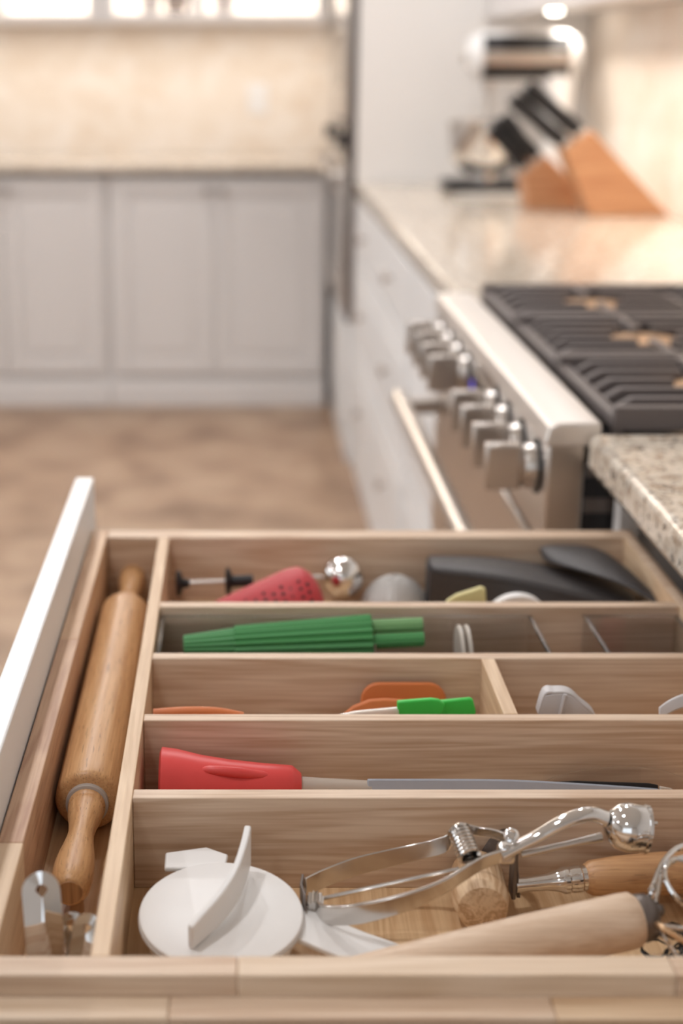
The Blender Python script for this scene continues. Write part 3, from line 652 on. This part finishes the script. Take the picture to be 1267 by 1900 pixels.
cs = G(); pts = smooth_path([(0.2252, 1.0060, 0.7884), (0.2425, 1.0060, 0.7944), (0.2735, 1.0060, 0.7992), (0.3049, 1.0060, 0.7970), (0.3331, 1.0060, 0.7871)], 5)
cs.ribbon([p-V((0, 0, .012)) for p in pts], .026, .0012, (0, .2, 1))
tag(mk('clear_sleeve', cs, 'clear'), 'clear curved plastic sleeve leaning behind the slate spatula', 'sleeve')

# ------------------------------------------------------------------ spatulas in the third compartment
def head(pts, th, r=0): return G().prism(pts, th)
def rounded(p0, ux, uz, w_, h_, r, k=5, corners=(1, 1, 1, 1)):
    """rounded rectangle outline in the plane (ux, uz) from the lower left corner p0"""
    p0 = V(p0); ux = V(ux).normalized(); uz = V(uz).normalized(); out = []
    for i, (cx_, cz_, a0) in enumerate(((w_-r, r, -PI/2), (w_-r, h_-r, 0), (r, h_-r, PI/2), (r, r, PI))):
        if corners[i]:
            for j in range(k+1):
                a = a0+PI/2*j/k; out.append(p0+ux*(cx_+r*math.cos(a))+uz*(cz_+r*math.sin(a)))
        else:
            out.append(p0+ux*(w_ if i < 2 else 0)+uz*(h_ if i in (1, 2) else 0))
    return out
lean = V((0, .30, 1))
t = thing('spatula', 'orange silicone spatula with broad rounded head leaning furthest back', 'spatula', (.13, 1.12, FL))
mk('head', G().prism(rounded((.098, 1.106, .770), (1, 0, .0), lean, .068, .050, .014), (0, .005, -.001)), 'orange', t, .0015)
mk('shaft', G().tube([(.10, 1.115, .790), (.02, 1.112, .785), (-.058, 1.100, .776)], .0038, 10), 'orange', t)
t = thing('spatula', 'orange spatula with pointed curved head in front of the broad one', 'spatula', (.09, 1.08, FL))
mk('head', G().prism([(0.0800, 1.0850, 0.8047), (0.0897, 1.0880, 0.8120), (0.1022, 1.0900, 0.8165), (0.1147, 1.0900, 0.8174), (0.1336, 1.0900, 0.8161), (0.1460, 1.0880, 0.8124), (0.1456, 1.0800, 0.7970), (0.0832, 1.0800, 0.7970)], (0, .005, -.001)), 'orange', t, .0015)
mk('shaft', G().tube([(.088, 1.083, .790), (.02, 1.08, .788), (-.055, 1.075, .781)], .0042, 10), 'orange', t)
t = thing('spatula', 'small bright green spatula with rounded head and translucent handle', 'spatula', (.13, 1.05, FL))
mk('head', G().prism([(0.1197, 1.0520, 0.8314), (0.1289, 1.0520, 0.8323), (0.1450, 1.0520, 0.8336), (0.1511, 1.0520, 0.8327), (0.1552, 1.0520, 0.8293), (0.1554, 1.0520, 0.8249), (0.1516, 1.0520, 0.8196), (0.1202, 1.0520, 0.8130)], (0, .005, 0)), 'bright_green', t, .001)
mk('handle', G().tube([(.121, 1.0545, .8225), (.09, 1.054, .820), (.02, 1.05, .806)], [.0040, .0036, .0034], 10), 'frosted', t)
t = thing('spatula', 'small bright green spatula with square head nearest the short divider', 'spatula', (.16, 1.06, FL))
mk('head', G().prism([(0.1494, 1.0600, 0.8279), (0.1753, 1.0600, 0.8306), (0.1778, 1.0600, 0.8292), (0.1802, 1.0600, 0.8204), (0.1795, 1.0600, 0.8080), (0.1502, 1.0600, 0.8080)], (0, .005, 0)), 'bright_green', t, .001)
mk('handle', G().tube([(.150, 1.0655, .812), (.10, 1.066, .80), (.02, 1.066, .778)], .0035, 10), 'frosted', t)
tag(mk('silicone_spatula', G().tube(smooth_path([(-0.0631, 1.0600, 0.8178), (-0.0407, 1.0600, 0.8195), (-0.0163, 1.0600, 0.8191), (0.0041, 1.0600, 0.8151)], 4), .0045, 10), 'orange'), 'slim orange spatula just peeking over the divider at the left', 'spatula')
# right half of the third compartment
t = thing('plastic_scoop', 'pale grey plastic scoop with curved lip beside the short divider', 'scoop', (.25, 1.06, FL))
g = G(); rs = []
for dy in (0, .030):
    pass
prof = [(0.2268, 1.0550, 0.8205), (0.2308, 1.0550, 0.8367), (0.2380, 1.0550, 0.8380), (0.2452, 1.0550, 0.8380), (0.2510, 1.0550, 0.8358), (0.2579, 1.0550, 0.8292), (0.2673, 1.0550, 0.8209), (0.2730, 1.0550, 0.8094)]
pth = [V(p)+V((0, .005, 0)) for i, p in enumerate(prof)]
mk('lip', G().ribbon(smooth_path(pth, 5), .010, .0022, (0, 1, .12)), 'grey_plastic', t, .0006)
mk('front_wall', G().prism([V(p)-V((0, 0, .0012)) for p in prof[:-1]]+[V(prof[-2])-V((.002, 0, .022)), V(prof[0])-V((-.002, 0, .022))], (0, .0022, 0)), 'grey_plastic', t, .0006)
mk('rib', G().tube([V(prof[3])-V((0, .001, .001)), V(prof[3])-V((.003, .001, .020))], .0016, 8), 'grey_plastic', t)
mk('handle', G().tube([(.262, 1.075, .800), (.30, 1.075, .788), (.35, 1.075, .780)], .006, 12), 'grey_plastic', t)
tag(mk('vegetable_peeler', G().ribbon(smooth_path([(0.3153, 1.0500, 0.8227), (0.3221, 1.0500, 0.8284), (0.3329, 1.0500, 0.8336), (0.3496, 1.0500, 0.8362)], 4), .010, .004, (0, .3, 1)), 'grey_plastic', bev=.001), 'light grey curved utensil at the right edge of the third compartment', 'utensil')

# ------------------------------------------------------------------ clear bins, green fluted tool, cap
def bin_(x0, x1, label):
    t = thing('acrylic_bin', label, 'bin', ((x0+x1)/2, 1.2, FL), 'clear bins in the second compartment')
    y0, y1, zt, th = 1.149, 1.249, .826, .0022
    bx('floor_panel', (x0+th, y0+th, .7685), (x1-th, y1-th, .772), 'clear', t, 0)
    bx('end_wall', (x0, y0, .7685), (x0+th, y1, zt), 'clear', t, .0008); bx('end_wall', (x1-th, y0, .7685), (x1, y1, zt), 'clear', t, .0008)
    bx('side_wall', (x0+th, y0, .7685), (x1-th, y0+th, zt), 'clear', t, .0008); bx('side_wall', (x0+th, y1-th, .7685), (x1-th, y1, zt), 'clear', t, .0008)
    g = G()
    for a, b in (((x0-.001, y0-.001, zt), (x1+.001, y0+.003, zt+.002)), ((x0-.001, y1-.003, zt), (x1+.001, y1+.001, zt+.002)), ((x0-.001, y0+.003, zt), (x0+.003, y1-.003, zt+.002)), ((x1-.003, y0+.003, zt), (x1+.001, y1-.003, zt+.002))): g.box(a, b)
    mk('rim', g, 'clear', t, .0008)
bin_(-.0655, .256, 'long clear acrylic bin holding the green fluted tool')
bin_(.302, .3835, 'short clear acrylic bin at the right holding a small red dome')
gt = thing('fluted_tool', 'green fluted tapering tool with ribbed rods lying in clear bin', 'utensil', (.03, 1.21, .772))
g0 = V((-0.0452, 1.2050, 0.8156)); g1 = V((0.1139, 1.2050, 0.8234)); ga = g1-g0; gl = ga.length; tp = gl*.27
mk('tip', G().lathe(g0, ga, [(0, .0005), (.0002, .0095), (tp+.003, .0142)], 72, flutes=18, depth=.10), 'green', gt)
mk('body', G().lathe(g0+ga.normalized()*tp, ga, [(0, .0142), (.0005, .0156), (gl-tp-.001, .0202), (gl-tp, .0190), (gl-tp+.0001, .0005)], 72, flutes=18, depth=.12), 'green', gt)
for (pz, py, m) in ((.0085, .004, 'pale_green'), (-.0055, .004, 'green'), (.0, -.008, 'green')):
    p = g1+V((0, py, pz)); mk('rod', G().lathe(p-ga.normalized()*.005, ga, [(0, .006), (.048, .006), (.0485, .0005)], 48, flutes=12, depth=.12), m, gt)
mk('metal_strip', G().tube([g1+V((-.002, -.010, .0025)), g1+V((.042, -.010, .0035))], .0012, 8), 'chrome', gt)
mk('collar', G().tube([g1+V((.001, -.0195, .002)), g1+V((.001, -.0195, -.012))], .0012, 8), 'chrome', gt)
mk('rest_stand', G().box(g0+V((.03, -.01, -.0475)), g0+V((.13, .01, -.0135))), 'clear', gt, .001)
for dx, lb in ((0, 'clear round plastic disc on edge, the one next to the green rods'), (.0062, 'clear round plastic disc on edge, the one further from the green rods')):
    tag(mk('plastic_disc', G().lathe((.187+dx, 1.20, .8035), (1, 0, .05), [(0, .0305), (.001, .0315), (.003, .0315), (.0032, .028), (.0012, .027), (.0010, .0005)], 40), 'frosted'), lb, 'disc', 'clear discs in the long bin')
tag(mk('silicone_dome', G().lathe((.343, 1.185, .7725), (.1, -.1, 1), [(0, .013), (.018, .012), (.036, .008), (.042, .003), (.0422, .0005)], 24), 'red'), 'small red dome inside the short clear bin', 'dome')

# ------------------------------------------------------------------ far compartment
t = thing('perforated_sleeve', 'dark red silicone sleeve with rows of small holes', 'utensil', (.02, 1.38, FL))
q0 = V((-.055, 1.325, .780)); q1 = V((.080, 1.350, .8045)); qa = q1-q0; ql = qa.length; qn = qa.normalized()
prof = []
for i in range(61):
    s_ = i/60; r_ = .011+.0250*min(1, s_/.8)**.85
    if s_ > .86: r_ *= math.sqrt(max(0, 1-((s_-.86)/.145)**2))
    prof.append((s_*ql, max(r_+(.0004 if i % 2 else 0), .0006)))
def prof_r(s_): return prof[int(s_*60)][1]
sl = mk('sleeve', G().lathe(q0, qa, prof, 36), 'dark_red', t, ang=60)
g = G(); u_ = qn.cross(V((0, 0, 1))).normalized(); w_ = u_.cross(qn)
for i, s_ in enumerate([.42, .48, .54, .60, .66, .72, .78, .84, .89]):
    for j in range(8):
        a = math.radians(-40+j*13+(8 if i % 2 else 0)); nd = u_*math.cos(a)+w_*math.sin(a); r_ = prof_r(s_)
        g.lathe(q0+qn*(s_*ql)+nd*(r_-.0012), nd, [(0, .0016), (.0018, .0016), (.00181, .0002)], 8)
hp = mk('perforations', g, 'black_plastic', sl); hp['kind'] = 'stuff'
t = thing('plunger_rod', 'steel rod with black rubber discs at the far left corner', 'plunger', (-.03, 1.40, FL))
pa = V((-0.0575, 1.4100, 0.7998)); pb = V((0.0158, 1.4100, 0.8031))
mk('rod', G().tube([pa, pb], .0028, 12), 'stainless', t)
for s_, rr_ in ((0, .0135), (.66, .0145)):
    p = pa+(pb-pa)*s_
    mk('disc', G().lathe(p-V((.003, 0, 0)), (1, 0, .02), [(0, .0005), (.0005, rr_*.7), (.002, rr_), (.005, rr_*.9), (.008, .005), (.014, .004)], 24), 'black_plastic', t)
mk('grip', G().tube([pa+(pb-pa)*.68, pb], .006, 12), 'black_plastic', t)
t = thing('ball_infuser', 'mirror chrome ball on a thin rod behind the red sleeve', 'infuser', (.10, 1.42, FL))
bc = V((0.1038, 1.4250, 0.8013))
mk('ball', G().ball(bc, .0213, 36, 20), 'chrome', t)
mk('seam', G().lathe(bc-V((0, 0, .0008)), (0.1, 0, 1), [(0, .0214), (.0016, .0214)], 36), 'worn_chrome', t)
mk('rod', G().tube([bc+V((-.020, 0, -.001)), V((0.0639, 1.4250, 0.8002))], .0034, 12), 'stainless', t)
t = thing('mesh_strainer', 'upturned silver wire mesh strainer dome beside the chrome ball', 'strainer', (.153, 1.415, FL))
mc = V((.1545, 1.408, .7705)); rm = .0338
mk('liner', G().ball(mc, rm-.0012, 28, 10, (1, 1, 1.12), 0, PI/2), 'silver_mesh', t)
g = G()
for j in range(1, 12):
    th_ = PI/2*j/12; g.tube([mc+V((rm*math.sin(th_)*math.cos(a), rm*math.sin(th_)*math.sin(a), 1.12*rm*math.cos(th_))) for a in [2*PI*i/28 for i in range(28)]], .0005, 4, closed=True)
for i in range(24):
    a = 2*PI*i/24; g.tube([mc+V((rm*math.sin(t_)*math.cos(a), rm*math.sin(t_)*math.sin(a), 1.12*rm*math.cos(t_))) for t_ in [.15+(PI/2-.15)*k/7 for k in range(8)]], .0005, 4)
mk('wire_mesh', g, 'silver_mesh', t)
mk('rim', G().tube([mc+V(((rm+.001)*math.cos(a), (rm+.001)*math.sin(a), 0)) for a in [2*PI*i/36 for i in range(36)]], .0018, 8, closed=True), 'stainless', t)
# black case
t = thing('leather_case', 'black leather pouch with folded over flap in the far right corner', 'pouch', (.29, 1.37, FL))
def loft(rows, th):
    """rows of points (top surface); closed slab with thickness th downwards"""
    n = len(rows[0]); k = len(rows); top = [p for r in rows for p in r]; bot = [V(p)-V((0, 0, th)) for p in top]
    fs = []
    for j in range(k-1):
        for i in range(n-1):
            a = j*n+i; fs.append((a, a+1, a+n+1, a+n)); fs.append((k*n+a, k*n+a+n, k*n+a+n+1, k*n+a+1))
    for i in range(n-1):
        fs.append((i+1, i, k*n+i, k*n+i+1)); a = (k-1)*n+i; fs.append((a, a+1, k*n+a+1, k*n+a))
    for j in range(k-1):
        a = j*n; fs.append((a, a+n, k*n+a+n, k*n+a)); a = j*n+n-1; fs.append((a+n, a, k*n+a, k*n+a+n))
    return G().add(top+bot, fs)
rows = []
for y, dz, x0 in ((1.296, 0, .190), (1.30, .006, .185), (1.33, .008, .183), (1.38, .007, .185), (1.425, .003, .190), (1.436, -.004, .198)):
    rows.append([V((x0+(.374-x0)*s_, 1.447-(1.447-y)*(.42+.38*s_), .8185+dz-.030*max(0, s_-.3)**1.2)) for s_ in [i/8 for i in range(9)]])
bd = mk('pocket', loft(rows, .001), 'leather', t, 0, 1, 60)
bot = []
for r in rows: bot.append([V((p.x, p.y, p.z-.004)) for p in r])
g = loft(bot, .001)
k = len(bot)*9
for i in range(k): g.v[k+i] = (g.v[k+i][0], g.v[k+i][1], .7690)
mk('pouch_body', g, 'leather', t, .004, 0, 60)
FLAP = ((.299, 1.426, 1.437, .8245), (.301, 1.404, 1.448, .826), (.309, 1.390, 1.450, .8275), (.320, 1.376, 1.4505, .828), (.335, 1.359, 1.4505, .828), (.350, 1.345, 1.450, .827), (.364, 1.329, 1.444, .825), (.375, 1.315, 1.40, .821), (.383, 1.304, 1.34, .817))
fl_rows = []
for x, yn, yf, z_ in FLAP:
    fl_rows.append([V((x, yn+(yf-yn)*q, z_+.005*math.sin(PI*q))) for q in (0, .2, .4, .6, .8, 1)])
mk('flap', loft(fl_rows, .0035), 'leather', t, 0, 1, 60)
tag(mk('paper_packet', G().prism([(0.1848, 1.2750, 0.8294), (0.1939, 1.2770, 0.8348), (0.2166, 1.2800, 0.8413), (0.2205, 1.2800, 0.8388), (0.2215, 1.2800, 0.8276), (0.2225, 1.2800, 0.8060), (0.1856, 1.2750, 0.8079)], (.002, .010, -.001)), 'yellow_paper', bev=.001), 'pale yellow folded packet in front of the black pouch', 'packet')
tag(mk('jar_lid', G().lathe((.256, 1.312, .7965), (0, .08, .02), [(0, .0005), (.0004, .026), (.001, .028), (.008, .028), (.0085, .026), (.0086, .0005)], 40), 'white_plastic'), 'white round lid on edge in front of the black pouch', 'lid')
